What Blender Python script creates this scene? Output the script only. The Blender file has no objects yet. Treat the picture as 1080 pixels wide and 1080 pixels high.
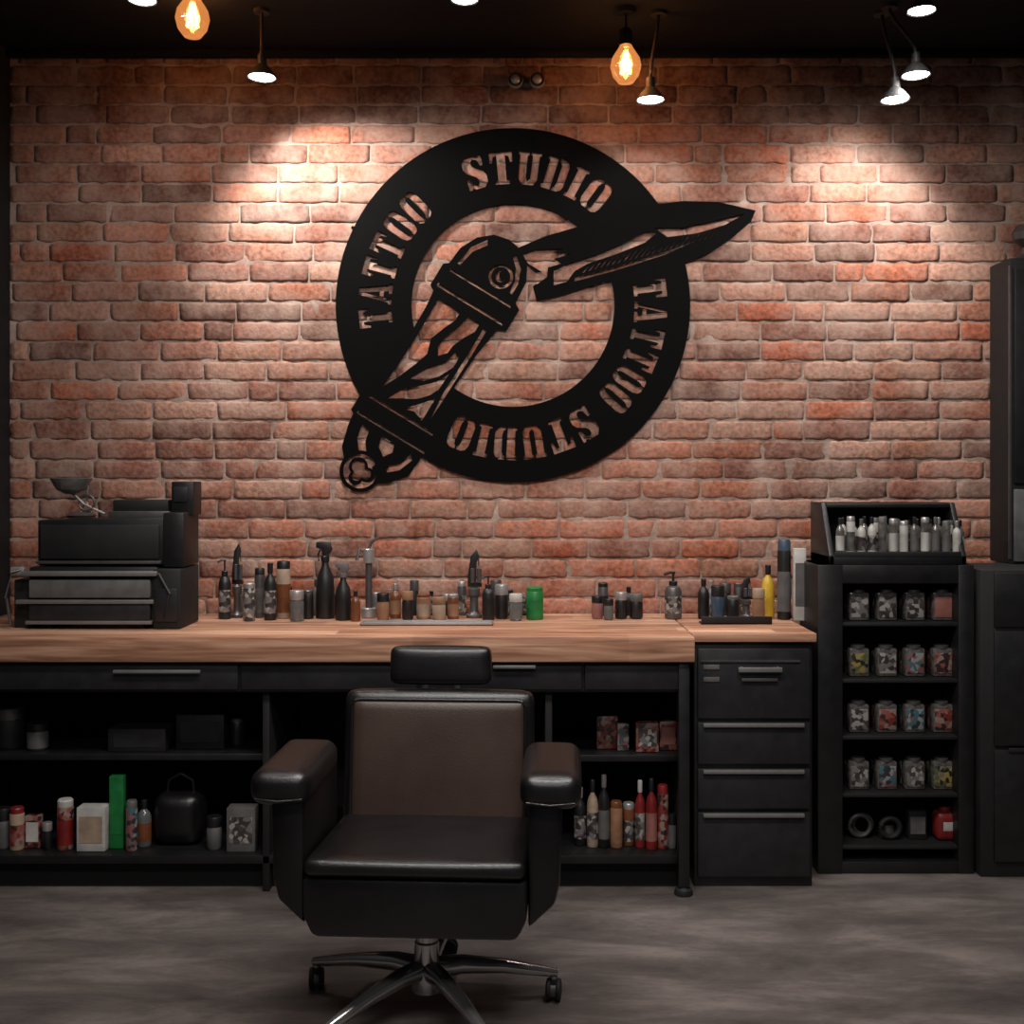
import bpy, bmesh, math, random
from mathutils import Vector, Matrix, noise
from mathutils.geometry import delaunay_2d_cdt
random.seed(7)
R = math.radians
scene = bpy.context.scene
try:
    scene.view_settings.view_transform = 'Standard'
    scene.view_settings.look = 'None'
except Exception: pass

# ------------------------------------------------------------ room measures
F = 1200.0; CAMD = 4.76; CAMH = 1.5; HY = 502.0
def W(px, py, y):
    d = CAMD + y
    return ((px-540)*d/F, y, CAMH-(py-HY)*d/F)
def S(y): return F/(CAMD+y)
def WX(px, y): return (px-540)/S(y)
def lin(c):
    return tuple(((v/255)/12.92 if v/255 <= .04045 else ((v/255+.055)/1.055)**2.4) for v in c)

# ------------------------------------------------------------ materials
def new_mat(name):
    m = bpy.data.materials.new(name); m.use_nodes = True
    nt = m.node_tree
    b = nt.nodes.get('Principled BSDF')
    return m, nt, b
def mat(name, rgb, rough=.5, metal=0., var=.25, scale=18., bump=0., bscale=None, coat=0., trans=0., emis=None, es=0., spec=.5, alpha=1.):
    m, nt, b = new_mat(name)
    N = nt.nodes; L = nt.links
    c = lin(rgb)
    tc = N.new('ShaderNodeTexCoord')
    nz = N.new('ShaderNodeTexNoise'); nz.inputs['Scale'].default_value = scale; nz.inputs['Detail'].default_value = 5
    L.new(tc.outputs['Object'], nz.inputs['Vector'])
    rp = N.new('ShaderNodeValToRGB')
    rp.color_ramp.elements[0].position = .3; rp.color_ramp.elements[1].position = .7
    rp.color_ramp.elements[0].color = tuple(v*(1-var) for v in c)+(1,)
    rp.color_ramp.elements[1].color = tuple(min(1, v*(1+var)) for v in c)+(1,)
    L.new(nz.outputs['Fac'], rp.inputs['Fac']); L.new(rp.outputs['Color'], b.inputs['Base Color'])
    mr = N.new('ShaderNodeMapRange'); mr.inputs['To Min'].default_value = max(0, rough-.06); mr.inputs['To Max'].default_value = min(1, rough+.08)
    L.new(nz.outputs['Fac'], mr.inputs['Value']); L.new(mr.outputs['Result'], b.inputs['Roughness'])
    b.inputs['Metallic'].default_value = metal
    b.inputs['Coat Weight'].default_value = coat
    b.inputs['Transmission Weight'].default_value = trans
    b.inputs['Specular IOR Level'].default_value = spec
    b.inputs['Alpha'].default_value = alpha
    if emis:
        b.inputs['Emission Color'].default_value = lin(emis)+(1,); b.inputs['Emission Strength'].default_value = es
    if bump:
        n2 = N.new('ShaderNodeTexNoise'); n2.inputs['Scale'].default_value = bscale or scale*6; n2.inputs['Detail'].default_value = 4
        L.new(tc.outputs['Object'], n2.inputs['Vector'])
        bp = N.new('ShaderNodeBump'); bp.inputs['Strength'].default_value = bump; bp.inputs['Distance'].default_value = .004
        L.new(n2.outputs['Fac'], bp.inputs['Height']); L.new(bp.outputs['Normal'], b.inputs['Normal'])
    return m

BLACK = mat('black_lacquer', (20,19,20), .42, bump=.1)
BLACKM = mat('black_matte', (15,14,15), .65)
INSIDE = mat('cabinet_interior', (12,11,12), .8)
DRAWER = mat('drawer_front', (29,28,30), .45, bump=.1)
SIGN = mat('sign_black_metal', (2,2,2), .75, metal=0, spec=.08)
STEEL = mat('brushed_steel', (168,164,162), .35, metal=.6, var=.1)
SATIN = mat('satin_nickel_trim', (118,115,114), .4, metal=.35, var=.08)
DSTEEL = mat('dark_steel', (92,89,89), .38, metal=.6, var=.1)
CHROME = mat('chrome', (178,176,176), .16, metal=.9, var=.05)
LEATHER = mat('black_leather', (17,15,16), .33, bump=.2, bscale=260, scale=10)
BROWN = mat('leather_warm_reflection', (60,45,39), .4, bump=.2, bscale=260, scale=5, var=.2)  # black leather; brown is its warm reflection put into the base colour
RUBBER = mat('rubber', (18,18,18), .7)
CEIL = mat('ceiling_black_paint', (20,22,26), .85, spec=.2)
SIDEW = mat('side_wall_charcoal', (15,19,23), .7)
WHITE = mat('white_plastic', (172,168,162), .5)
CREAM = mat('cream_label', (148,127,108), .55)
RED = mat('red_plastic', (112,27,27), .4)
GREEN = mat('green_plastic', (24,104,50), .4)
YELLOW = mat('yellow_plastic', (200,162,50), .4)
AMBER = mat('amber_plastic', (104,60,36), .3)
BLUE = mat('slate_blue_plastic', (55,70,86), .4)
TAN = mat('tan_card', (134,96,70), .6)
PINK = mat('dusty_pink_label', (134,84,76), .55)
GREY = mat('grey_plastic', (86,84,83), .5)
PALE = mat('pale_grey_panel', (84,83,84), .5)
GLASSY = mat('frosted_glass', (125,127,125), .12, trans=.55, var=.1)
CLEAR = mat('clear_blister', (84,80,77), .15, coat=.6, var=.5, scale=60)
LAMPDISC = mat('spot_lens', (255,240,225), .4, emis=(255,240,230), es=16)
FIL = mat('filament', (255,180,90), .4, emis=(255,150,60), es=60)

def speckle(name, cols, scale):
    m, nt, b = new_mat(name); N = nt.nodes; L = nt.links
    tc = N.new('ShaderNodeTexCoord'); v = N.new('ShaderNodeTexVoronoi'); v.inputs['Scale'].default_value = scale
    L.new(tc.outputs['Object'], v.inputs['Vector'])
    sp = N.new('ShaderNodeSeparateColor'); L.new(v.outputs['Color'], sp.inputs['Color'])
    rp = N.new('ShaderNodeValToRGB'); rp.color_ramp.interpolation = 'CONSTANT'
    while len(rp.color_ramp.elements) < len(cols): rp.color_ramp.elements.new(.5)
    for i, c in enumerate(cols):
        rp.color_ramp.elements[i].position = i/len(cols); rp.color_ramp.elements[i].color = lin(c)+(1,)
    L.new(sp.outputs[0], rp.inputs['Fac']); L.new(rp.outputs['Color'], b.inputs['Base Color'])
    b.inputs['Roughness'].default_value = .35; b.inputs['Coat Weight'].default_value = .4
    return m
LAB1 = speckle('printed_label_red', [(112,42,38),(130,110,102),(46,34,33),(128,74,64)], 62)
LAB2 = speckle('printed_label_grey', [(105,100,98),(50,46,46),(146,140,134),(66,58,56)], 62)
LAB3 = speckle('printed_label_green', [(78,86,48),(110,98,84),(34,34,30),(140,120,66)], 62)
LAB4 = speckle('printed_label_blue', [(62,92,98),(122,78,76),(130,130,130),(44,44,50)], 62)

def bulb_glass():
    m = bpy.data.materials.new('bulb_glass'); m.use_nodes = True
    nt = m.node_tree; N = nt.nodes; L = nt.links; N.clear()
    o = N.new('ShaderNodeOutputMaterial'); mx = N.new('ShaderNodeMixShader'); t = N.new('ShaderNodeBsdfTransparent'); g = N.new('ShaderNodeEmission')
    g2 = N.new('ShaderNodeBsdfGlossy'); g2.inputs['Roughness'].default_value = .05
    ad = N.new('ShaderNodeAddShader')
    nz = N.new('ShaderNodeTexNoise'); nz.inputs['Scale'].default_value = 20
    rp = N.new('ShaderNodeValToRGB'); rp.color_ramp.elements[0].color = (1,.30,.07,1); rp.color_ramp.elements[1].color = (1,.42,.13,1)
    L.new(nz.outputs['Fac'], rp.inputs['Fac']); L.new(rp.outputs['Color'], g.inputs['Color'])
    g.inputs['Strength'].default_value = 1.0
    L.new(g.outputs[0], ad.inputs[0]); L.new(g2.outputs[0], ad.inputs[1])
    t.inputs['Color'].default_value = (1,.86,.66,1)
    mx.inputs[0].default_value = .35
    L.new(t.outputs[0], mx.inputs[1]); L.new(ad.outputs[0], mx.inputs[2]); L.new(mx.outputs[0], o.inputs[0])
    return m
BULB = bulb_glass()

def wood_mat():
    m, nt, b = new_mat('butcher_block_wood'); N = nt.nodes; L = nt.links
    tc = N.new('ShaderNodeTexCoord')
    sx = N.new('ShaderNodeSeparateXYZ'); L.new(tc.outputs['Object'], sx.inputs[0])
    d = N.new('ShaderNodeMath'); d.operation = 'MULTIPLY'; d.inputs[1].default_value = 11; L.new(sx.outputs['Y'], d.inputs[0])
    f = N.new('ShaderNodeMath'); f.operation = 'FLOOR'; L.new(d.outputs[0], f.inputs[0])
    fx0 = N.new('ShaderNodeMath'); fx0.operation = 'MULTIPLY_ADD'; fx0.inputs[1].default_value = .37; L.new(f.outputs[0], fx0.inputs[0])
    dx = N.new('ShaderNodeMath'); dx.operation = 'MULTIPLY'; dx.inputs[1].default_value = 1.3; L.new(sx.outputs['X'], dx.inputs[0]); L.new(dx.outputs[0], fx0.inputs[2])
    fx = N.new('ShaderNodeMath'); fx.operation = 'FLOOR'; L.new(fx0.outputs[0], fx.inputs[0])
    cb = N.new('ShaderNodeCombineXYZ'); L.new(fx.outputs[0], cb.inputs[0]); L.new(f.outputs[0], cb.inputs[1])
    wn = N.new('ShaderNodeTexWhiteNoise'); L.new(cb.outputs[0], wn.inputs['Vector'])
    mp = N.new('ShaderNodeMapping'); mp.inputs['Scale'].default_value = (1.6, 28, 28); L.new(tc.outputs['Object'], mp.inputs[0])
    nz = N.new('ShaderNodeTexNoise'); nz.inputs['Scale'].default_value = 1.6; nz.inputs['Detail'].default_value = 7; nz.inputs['Distortion'].default_value = .6
    L.new(mp.outputs[0], nz.inputs['Vector'])
    ad = N.new('ShaderNodeMath'); ad.operation = 'MULTIPLY_ADD'; ad.inputs[1].default_value = .28
    L.new(wn.outputs['Value'], ad.inputs[0]); L.new(nz.outputs['Fac'], ad.inputs[2])
    rp = N.new('ShaderNodeValToRGB'); e = rp.color_ramp.elements
    e[0].position = .38; e[0].color = lin((118,80,62))+(1,); e[1].position = .88; e[1].color = lin((208,168,140))+(1,)
    k = e.new(.6); k.color = lin((166,120,95))+(1,)
    L.new(ad.outputs[0], rp.inputs['Fac']); L.new(rp.outputs['Color'], b.inputs['Base Color'])
    b.inputs['Roughness'].default_value = .42
    bp = N.new('ShaderNodeBump'); bp.inputs['Strength'].default_value = .15; L.new(nz.outputs['Fac'], bp.inputs['Height']); L.new(bp.outputs[0], b.inputs['Normal'])
    return m
WOOD = wood_mat()

def floor_mat():
    m, nt, b = new_mat('worn_concrete'); N = nt.nodes; L = nt.links
    tc = N.new('ShaderNodeTexCoord')
    mp = N.new('ShaderNodeMapping'); mp.inputs['Scale'].default_value = (.8, 2.3, 1); L.new(tc.outputs['Object'], mp.inputs[0])
    n1 = N.new('ShaderNodeTexNoise'); n1.inputs['Scale'].default_value = 2.2; n1.inputs['Detail'].default_value = 10; n1.inputs['Roughness'].default_value = .68; n1.inputs['Distortion'].default_value = .4
    L.new(mp.outputs[0], n1.inputs['Vector'])
    n2 = N.new('ShaderNodeTexNoise'); n2.inputs['Scale'].default_value = 45; n2.inputs['Detail'].default_value = 6; L.new(mp.outputs[0], n2.inputs['Vector'])
    ad = N.new('ShaderNodeMath'); ad.operation = 'MULTIPLY_ADD'; ad.inputs[1].default_value = .12; L.new(n2.outputs['Fac'], ad.inputs[0]); L.new(n1.outputs['Fac'], ad.inputs[2])
    rp = N.new('ShaderNodeValToRGB'); e = rp.color_ramp.elements
    e[0].position = .36; e[0].color = lin((62,56,54))+(1,); e[1].position = .76; e[1].color = lin((122,112,107))+(1,)
    k = e.new(.55); k.color = lin((88,80,77))+(1,)
    L.new(ad.outputs[0], rp.inputs['Fac']); L.new(rp.outputs['Color'], b.inputs['Base Color'])
    mr = N.new('ShaderNodeMapRange'); mr.inputs['To Min'].default_value = .38; mr.inputs['To Max'].default_value = .62
    L.new(n1.outputs['Fac'], mr.inputs['Value']); L.new(mr.outputs[0], b.inputs['Roughness'])
    bp = N.new('ShaderNodeBump'); bp.inputs['Strength'].default_value = .08; bp.inputs['Distance'].default_value = .01; L.new(n2.outputs['Fac'], bp.inputs['Height']); L.new(bp.outputs[0], b.inputs['Normal'])
    return m
FLOOR = floor_mat()

def brick_mat(name, mortar=False):
    m, nt, b = new_mat(name); N = nt.nodes; L = nt.links
    tc = N.new('ShaderNodeTexCoord')
    n1 = N.new('ShaderNodeTexNoise'); n1.inputs['Scale'].default_value = 4; n1.inputs['Detail'].default_value = 10; n1.inputs['Roughness'].default_value = .72
    L.new(tc.outputs['Object'], n1.inputs['Vector'])
    n2 = N.new('ShaderNodeTexNoise'); n2.inputs['Scale'].default_value = 55; n2.inputs['Detail'].default_value = 7; L.new(tc.outputs['Object'], n2.inputs['Vector'])
    if mortar:
        rp = N.new('ShaderNodeValToRGB'); e = rp.color_ramp.elements
        e[0].position = .35; e[0].color = lin((112,88,77))+(1,); e[1].position = .68; e[1].color = lin((186,164,151))+(1,)
        L.new(n1.outputs['Fac'], rp.inputs['Fac']); col = rp.outputs['Color']
    else:
        at = N.new('ShaderNodeAttribute'); at.attribute_name = 'bcol'
        rp = N.new('ShaderNodeValToRGB'); e = rp.color_ramp.elements
        e[0].position = .3; e[0].color = (.5,.48,.47,1); e[1].position = .7; e[1].color = (1.3,1.28,1.26,1)
        L.new(n2.outputs['Fac'], rp.inputs['Fac'])
        mu = N.new('ShaderNodeMixRGB'); mu.blend_type = 'MULTIPLY'; mu.inputs[0].default_value = .9
        L.new(at.outputs['Color'], mu.inputs[1]); L.new(rp.outputs['Color'], mu.inputs[2])
        r2 = N.new('ShaderNodeValToRGB'); e = r2.color_ramp.elements
        e[0].position = .42; e[0].color = (0,0,0,1); e[1].position = .68; e[1].color = (.75,.75,.75,1)
        L.new(n1.outputs['Fac'], r2.inputs['Fac'])
        mx = N.new('ShaderNodeMixRGB'); L.new(r2.outputs['Color'], mx.inputs[0]); L.new(mu.outputs[0], mx.inputs[1]); mx.inputs[2].default_value = lin((174,148,134))+(1,)
        col = mx.outputs[0]
    L.new(col, b.inputs['Base Color']); b.inputs['Roughness'].default_value = .85; b.inputs['Specular IOR Level'].default_value = .25
    bp = N.new('ShaderNodeBump'); bp.inputs['Strength'].default_value = .6; bp.inputs['Distance'].default_value = .006
    L.new(n2.outputs['Fac'], bp.inputs['Height']); L.new(bp.outputs[0], b.inputs['Normal'])
    return m
BRICK = brick_mat('old_brick'); MORTAR = brick_mat('lime_mortar', True)

# ------------------------------------------------------------ mesh builder
class M:
    def __init__(s): s.bm = bmesh.new(); s.mats = []
    def mi(s, m):
        if m not in s.mats: s.mats.append(m)
        return s.mats.index(m)
    def take(s, b2, m, mx=None):
        i = s.mi(m); vm = {}
        for v in b2.verts:
            vm[v] = s.bm.verts.new(mx @ v.co if mx else v.co)
        for f in b2.faces:
            try:
                nf = s.bm.faces.new([vm[v] for v in f.verts]); nf.material_index = i; nf.smooth = True
            except ValueError: pass
        b2.free()
    def box(s, x0, x1, y0, y1, z0, z1, m, bev=0., seg=2, mx=None):
        b = bmesh.new(); bmesh.ops.create_cube(b, size=1)
        for v in b.verts:
            v.co = Vector(((x0+x1)/2+v.co.x*(x1-x0), (y0+y1)/2+v.co.y*(y1-y0), (z0+z1)/2+v.co.z*(z1-z0)))
        if bev: bmesh.ops.bevel(b, geom=b.edges[:], offset=bev, segments=seg, affect='EDGES', profile=.5)
        s.take(b, m, mx)
    def pillow(s, x0, x1, y0, y1, z0, z1, m, bev, bulge=(0,0,0), n=10, mx=None):
        b = bmesh.new(); bmesh.ops.create_cube(b, size=2)
        bmesh.ops.subdivide_edges(b, edges=b.edges[:], cuts=n, use_grid_fill=True)
        h = Vector(((x1-x0)/2, (y1-y0)/2, (z1-z0)/2)); c = Vector(((x0+x1)/2, (y0+y1)/2, (z0+z1)/2))
        for v in b.verts:
            u = Vector([math.copysign(1-(1-abs(k))**1.6, k) for k in v.co])
            p = Vector((u.x*h.x, u.y*h.y, u.z*h.z))
            q = Vector([max(-(h[i]-bev), min(h[i]-bev, p[i])) for i in range(3)])
            dlt = p-q
            if dlt.length > 1e-9: p = q+dlt.normalized()*bev
            w = [1-abs(u[i])**2 for i in range(3)]
            p.x += math.copysign(bulge[0], u.x)*w[1]*w[2]*abs(u.x)
            p.y += math.copysign(bulge[1], u.y)*w[0]*w[2]*abs(u.y)
            p.z += math.copysign(bulge[2], u.z)*w[0]*w[1]*abs(u.z)
            v.co = c+p
        s.take(b, m, mx)
    def prism(s, pts, axis, a0, a1, m, bev=0., mx=None):
        b = bmesh.new()
        def P(p, a): return {'x': (a, p[0], p[1]), 'y': (p[0], a, p[1]), 'z': (p[0], p[1], a)}[axis]
        v0 = [b.verts.new(P(p, a0)) for p in pts]; v1 = [b.verts.new(P(p, a1)) for p in pts]
        b.faces.new(v0); b.faces.new(v1[::-1]); n = len(pts)
        for i in range(n): b.faces.new([v0[i], v0[(i+1) % n], v1[(i+1) % n], v1[i]][::-1])
        bmesh.ops.recalc_face_normals(b, faces=b.faces[:])
        if bev: bmesh.ops.bevel(b, geom=b.edges[:], offset=bev, segments=2, affect='EDGES', profile=.5)
        s.take(b, m, mx)
    def lathe(s, prof, x, y, z, m, seg=20, mx=None):
        b = bmesh.new(); rings = []
        for r, h in prof:
            if r < 1e-6: rings.append([b.verts.new((x, y, z+h))])
            else: rings.append([b.verts.new((x+r*math.cos(2*math.pi*i/seg), y+r*math.sin(2*math.pi*i/seg), z+h)) for i in range(seg)])
        for a, c in zip(rings, rings[1:]):
            for i in range(seg):
                j = (i+1) % seg
                if len(a) == 1 and len(c) == 1: continue
                if len(a) == 1: b.faces.new([a[0], c[j], c[i]][::-1])
                elif len(c) == 1: b.faces.new([a[i], a[j], c[0]])
                else: b.faces.new([a[i], a[j], c[j], c[i]])
        s.take(b, m, mx)
    def cyl(s, x, y, z0, z1, r, m, bev=.002, seg=20, mx=None):
        s.lathe([(0,0),(r-bev,0),(r,bev),(r,z1-z0-bev),(r-bev,z1-z0),(0,z1-z0)], x, y, z0, m, seg, mx)
    def tube(s, pts, r, m, seg=10, mx=None, rad=None):
        pts = [Vector(p) for p in pts]; b = bmesh.new(); rings = []
        up = Vector((0, 0, 1))
        for i, p in enumerate(pts):
            t = (pts[min(i+1, len(pts)-1)]-pts[max(i-1, 0)]).normalized()
            a = t.cross(up)
            if a.length < .05: a = t.cross(Vector((0, 1, 0)))
            a.normalize(); c = a.cross(t); rr = rad[i] if rad else r
            rings.append([b.verts.new(p+(a*math.cos(2*math.pi*k/seg)+c*math.sin(2*math.pi*k/seg))*rr) for k in range(seg)])
        for a, c in zip(rings, rings[1:]):
            for k in range(seg): b.faces.new([a[k], a[(k+1) % seg], c[(k+1) % seg], c[k]])
        b.faces.new(rings[0]); b.faces.new(rings[-1][::-1])
        bmesh.ops.recalc_face_normals(b, faces=b.faces[:])
        s.take(b, m, mx)
    def torus(s, c, R0, r, m, axis='y', seg=24):
        pts = []
        for i in range(seg+1):
            a = 2*math.pi*i/seg
            o = {'y': (math.cos(a)*R0, 0, math.sin(a)*R0), 'z': (math.cos(a)*R0, math.sin(a)*R0, 0), 'x': (0, math.cos(a)*R0, math.sin(a)*R0)}[axis]
            pts.append(Vector(c)+Vector(o))
        s.tube(pts, r, m, 8)
    def done(s, name, parent=None, org=None, ang=35):
        co = [v.co for v in s.bm.verts]
        if org is None:
            org = Vector(((min(c.x for c in co)+max(c.x for c in co))/2, (min(c.y for c in co)+max(c.y for c in co))/2, min(c.z for c in co)))
        org = Vector(org)
        for v in s.bm.verts: v.co -= org
        me = bpy.data.meshes.new(name); s.bm.to_mesh(me); s.bm.free()
        for m in s.mats: me.materials.append(m)
        try: me.set_sharp_from_angle(angle=R(ang))
        except Exception: pass
        o = bpy.data.objects.new(name, me); scene.collection.objects.link(o)
        if parent: o.parent = parent; o.location = org-parent.location
        else: o.location = org
        return o
def empty(name, loc=(0,0,0)):
    e = bpy.data.objects.new(name, None); e.location = loc; e.empty_display_size = .1
    scene.collection.objects.link(e); return e

# ------------------------------------------------------------ room shell
XL, XR = -2.10, 2.45; ZC = 3.27; YF = -7.0
m = M(); m.box(XL-.1, XR+.1, YF, .1, -.1, 0, FLOOR); m.done('floor', org=(0,0,0))
m = M(); m.box(XL-.1, XR+.1, YF, .1, ZC, ZC+.1, CEIL); m.done('ceiling')
m = M(); m.box(XL-.1, XL, YF, .1, 0, ZC, SIDEW); m.done('wall_left')
m = M(); m.box(XR, XR+.1, YF, .1, 0, ZC, SIDEW); m.done('wall_right')

def brick_wall():
    bm = bmesh.new(); cl = bm.verts.layers.float_color.new('bcol')
    CH = .0825; JT = .008
    rows = int(ZC/CH)+1
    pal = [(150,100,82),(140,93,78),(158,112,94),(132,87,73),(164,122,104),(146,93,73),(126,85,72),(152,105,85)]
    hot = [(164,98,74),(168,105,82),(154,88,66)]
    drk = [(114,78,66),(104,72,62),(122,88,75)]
    nx, nz = 230, 165
    g = [[bm.verts.new((XL+(XR-XL)*i/nx, .0035*noise.noise(Vector((XL+(XR-XL)*i/nx, 3, ZC*j/nz))*14)+.000, ZC*j/nz)) for i in range(nx+1)] for j in range(nz+1)]
    for row in g:
        for v in row: v[cl] = (.3,.2,.15,1)
    for j in range(nz):
        for i in range(nx):
            f = bm.faces.new([g[j][i], g[j][i+1], g[j+1][i+1], g[j+1][i]]); f.material_index = 1; f.smooth = True
    for r in range(rows):
        z0 = r*CH+JT/2; z1 = min((r+1)*CH-JT/2, ZC-.002)
        if z1-z0 < .02: continue
        x = XL-random.uniform(0, .2) - (.12 if r % 2 else 0)
        while x < XR:
            L = .262+random.uniform(-.025, .035)
            if random.random() < .08: L = .125
            xa = max(x, XL); xb = min(x+L-JT, XR); x += L
            if xb-xa < .03: continue
            zc = (z0+z1)/2
            pick = random.random()
            if zc > 3.0: c = random.choice(drk)  # top courses darker: unlit band above the lamps painted into brick colour
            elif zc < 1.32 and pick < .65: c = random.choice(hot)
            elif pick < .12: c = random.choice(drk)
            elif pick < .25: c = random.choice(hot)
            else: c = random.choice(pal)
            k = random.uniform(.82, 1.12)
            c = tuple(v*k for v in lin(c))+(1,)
            prot = random.uniform(.003, .007); tilt = random.uniform(-.002, .002)
            NX = max(3, int((xb-xa)/.020)); NZ = 4
            jl = [random.uniform(-.002, .002) for _ in range(4)]
            G = []
            for j in range(NZ+1):
                rw = []
                for i in range(NX+1):
                    u = i/NX
                    w = [0,.12,.5,.88,1][j]
                    px = xa+(xb-xa)*u; pz = z0+(z1-z0)*w
                    px += jl[0]*(1-u)*w+jl[1]*u*(1-w); pz += (jl[2]*(1-w)+jl[3]*w)*u
                    e = min(i, NX-i) == 0 or min(j, NZ-j) == 0
                    nv = noise.noise(Vector((px*22, r*3.1, pz*22)))
                    if e:
                        px += .004*noise.noise(Vector((px*30, 7+r, pz*30))); pz += .008*noise.noise(Vector((px*26, 17+r, pz*26)))
                    corner = (i in (0, NX)) and (j in (0, NZ))
                    if corner: px += (.003 if i == 0 else -.003); pz += (.003 if j == 0 else -.003)
                    y = -(prot+tilt*(u-.5)+.003*nv)+(.003 if e else 0)
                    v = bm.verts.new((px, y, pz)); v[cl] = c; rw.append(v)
                G.append(rw)
            for j in range(NZ):
                for i in range(NX):
                    f = bm.faces.new([G[j][i], G[j][i+1], G[j+1][i+1], G[j+1][i]]); f.smooth = True
            loop = [G[0][i] for i in range(NX+1)]+[G[j][NX] for j in range(1, NZ+1)]+[G[NZ][i] for i in range(NX-1, -1, -1)]+[G[j][0] for j in range(NZ-1, 0, -1)]
            bk = []
            for v in loop:
                nv = bm.verts.new((v.co.x, .012, v.co.z)); nv[cl] = c; bk.append(nv)
            n = len(loop)
            for i in range(n):
                f = bm.faces.new([loop[(i+1) % n], loop[i], bk[i], bk[(i+1) % n]]); f.smooth = True
    me = bpy.data.meshes.new('wall_back'); bm.to_mesh(me); bm.free()
    me.materials.append(BRICK); me.materials.append(MORTAR)
    o = bpy.data.objects.new('wall_back', me); scene.collection.objects.link(o)
brick_wall()
m = M(); m.box(XL, XR, -.05, -.018, ZC-.03, ZC-.001, CEIL, .004); m.done('trim_1')

# ------------------------------------------------------------ wall sign
def circ(cx, cy, r, n=96): return [(cx+r*math.cos(2*math.pi*i/n), cy+r*math.sin(2*math.pi*i/n)) for i in range(n)]
def mirror(p): return [(1-x, y) for x, y in p][::-1]
Oh = [(.46,1),(.24,1),(.08,.93),(0,.78),(0,.22),(.08,.07),(.24,0),(.46,0),(.46,.09),(.40,.12),(.36,.22),(.36,.78),(.40,.88),(.46,.91)]
GL = {
 'T': (1., [[(0,1),(1,1),(1,.66),(.9,.66),(.84,.84),(.69,.87),(.69,.12),(.82,.1),(.82,0),(.18,0),(.18,.1),(.31,.12),(.31,.87),(.16,.84),(.1,.66),(0,.66)]]),
 'A': (1.1, [[(0,0),(.34,0),(.34,.09),(.25,.11),(.45,.85),(.40,1),(.34,1),(.09,.11),(0,.09)],
          [(.44,1),(.68,1),(.93,.11),(1,.09),(1,0),(.50,0),(.50,.09),(.63,.11),(.60,.25),(.34,.25),(.37,.37),(.58,.37),(.49,.78)]]),
 'O': (1., [Oh, mirror(Oh)]),
 'D': (1., [[(0,1),(.44,1),(.44,0),(0,0),(0,.1),(.08,.12),(.08,.88),(0,.9)],
          [(.52,1),(.76,1),(.93,.92),(1,.78),(1,.22),(.93,.08),(.76,0),(.52,0),(.52,.1),(.60,.12),(.66,.24),(.66,.76),(.60,.88),(.52,.9)]]),
 'U': (1., [[(0,1),(.47,1),(.47,.9),(.40,.88),(.40,.2),(.5,.11),(.62,.2),(.62,.88),(.55,.9),(.55,1),(1,1),(1,.9),(.92,.88),(.92,.17),(.76,0),(.26,0),(.07,.17),(.07,.88),(0,.9)]]),
 'I': (.6, [[(0,1),(1,1),(1,.9),(.82,.88),(.82,.12),(1,.1),(1,0),(0,0),(0,.1),(.18,.12),(.18,.88),(0,.9)]]),
 'S': (.95, [[(.95,1),(.95,.66),(.82,.66),(.72,.85),(.52,.91),(.42,.84),(.42,.74),(.52,.64),(.88,.5),(1,.36),(1,.15),(.8,0),(.38,0),(.22,.06),(.16,0),(.03,0),(.03,.36),(.17,.36),(.26,.15),(.48,.09),(.58,.15),(.60,.26),(.50,.36),(.13,.52),(0,.66),(0,.84),(.2,1),(.62,1),(.78,.94),(.84,1)]]),
}
CX, CY = 541., 322.
def word(txt, a0, a1, out):
    ws = [GL[c][0] for c in txt]; pos = [0]
    for i in range(1, len(ws)): pos.append(pos[-1]+(ws[i-1]+ws[i])/2+.17)
    k = (a1-a0)/pos[-1]
    adv = abs(math.radians(k))*144
    for c, p, w in zip(txt, pos, ws):
        ang = R(a0+k*p)
        for poly in GL[c][1]:
            q = []
            for x, y in poly:
                r = 128+35*y
                # constant-width letters (tangent offset), so feet do not crowd
                t = (x-.5)*w*adv*(.94+.06*y)
                q.append((CX+r*math.cos(ang)+t*math.sin(ang), CY-r*math.sin(ang)+t*math.cos(ang)))
            out.append((q, 0))
shapes = [(circ(CX, CY, 187, 128), 1), (circ(CX, CY, 107, 96), 0)]
word('TATTOO', 185, 135, shapes); word('STUDIO', 106, 53, shapes)
word('TATTOO', 7, -42, shapes); word('STUDIO', -59, -112, shapes)
blade = [(545,262),(575,249),(610,239),(650,228),(686,216),(720,212),(758,213),(797,222),(792,234),(772,251),(748,267),(722,277),(690,284),(650,294),(615,304),(590,312),(566,318),(562,302),(572,294),(556,280)]
shapes.append((blade, 1))
shapes.append(([(551,268),(566,263),(596,262),(583,266),(602,268),(584,273),(592,278),(578,282),(577,292),(566,300),(562,288),(572,287),(557,278)], 0))
shapes.append(([(584,286),(600,278),(636,266),(664,254),(680,244),(692,246),(680,256),(650,268),(620,278),(606,286),(598,297),(584,301)], 0))
shapes.append(([(606,293),(650,281),(700,266),(734,254),(700,269),(650,285),(606,297)], 0))
shapes.append(([(690,240),(720,240),(760,231),(786,225),(765,237),(735,246),(704,250)], 0))
for i in range(24):
    t = i/23; x = 614+t*140; y = 290-(x-606)*.275; h = 7+5*math.sin(t*3.1)
    shapes.append(([(x,y),(x+2.4,y-.5),(x+h*.8+1,y-h)], 0))
ux, uy = -.52, .854; nx_, ny_ = .854, .52
def H(pts): return [(520+u*ux+w*nx_, 282+u*uy+w*ny_) for u, w in pts]
def Hc(u, w, r, n=28): return circ(520+u*ux+w*nx_, 282+u*uy+w*ny_, r, n)
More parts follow.
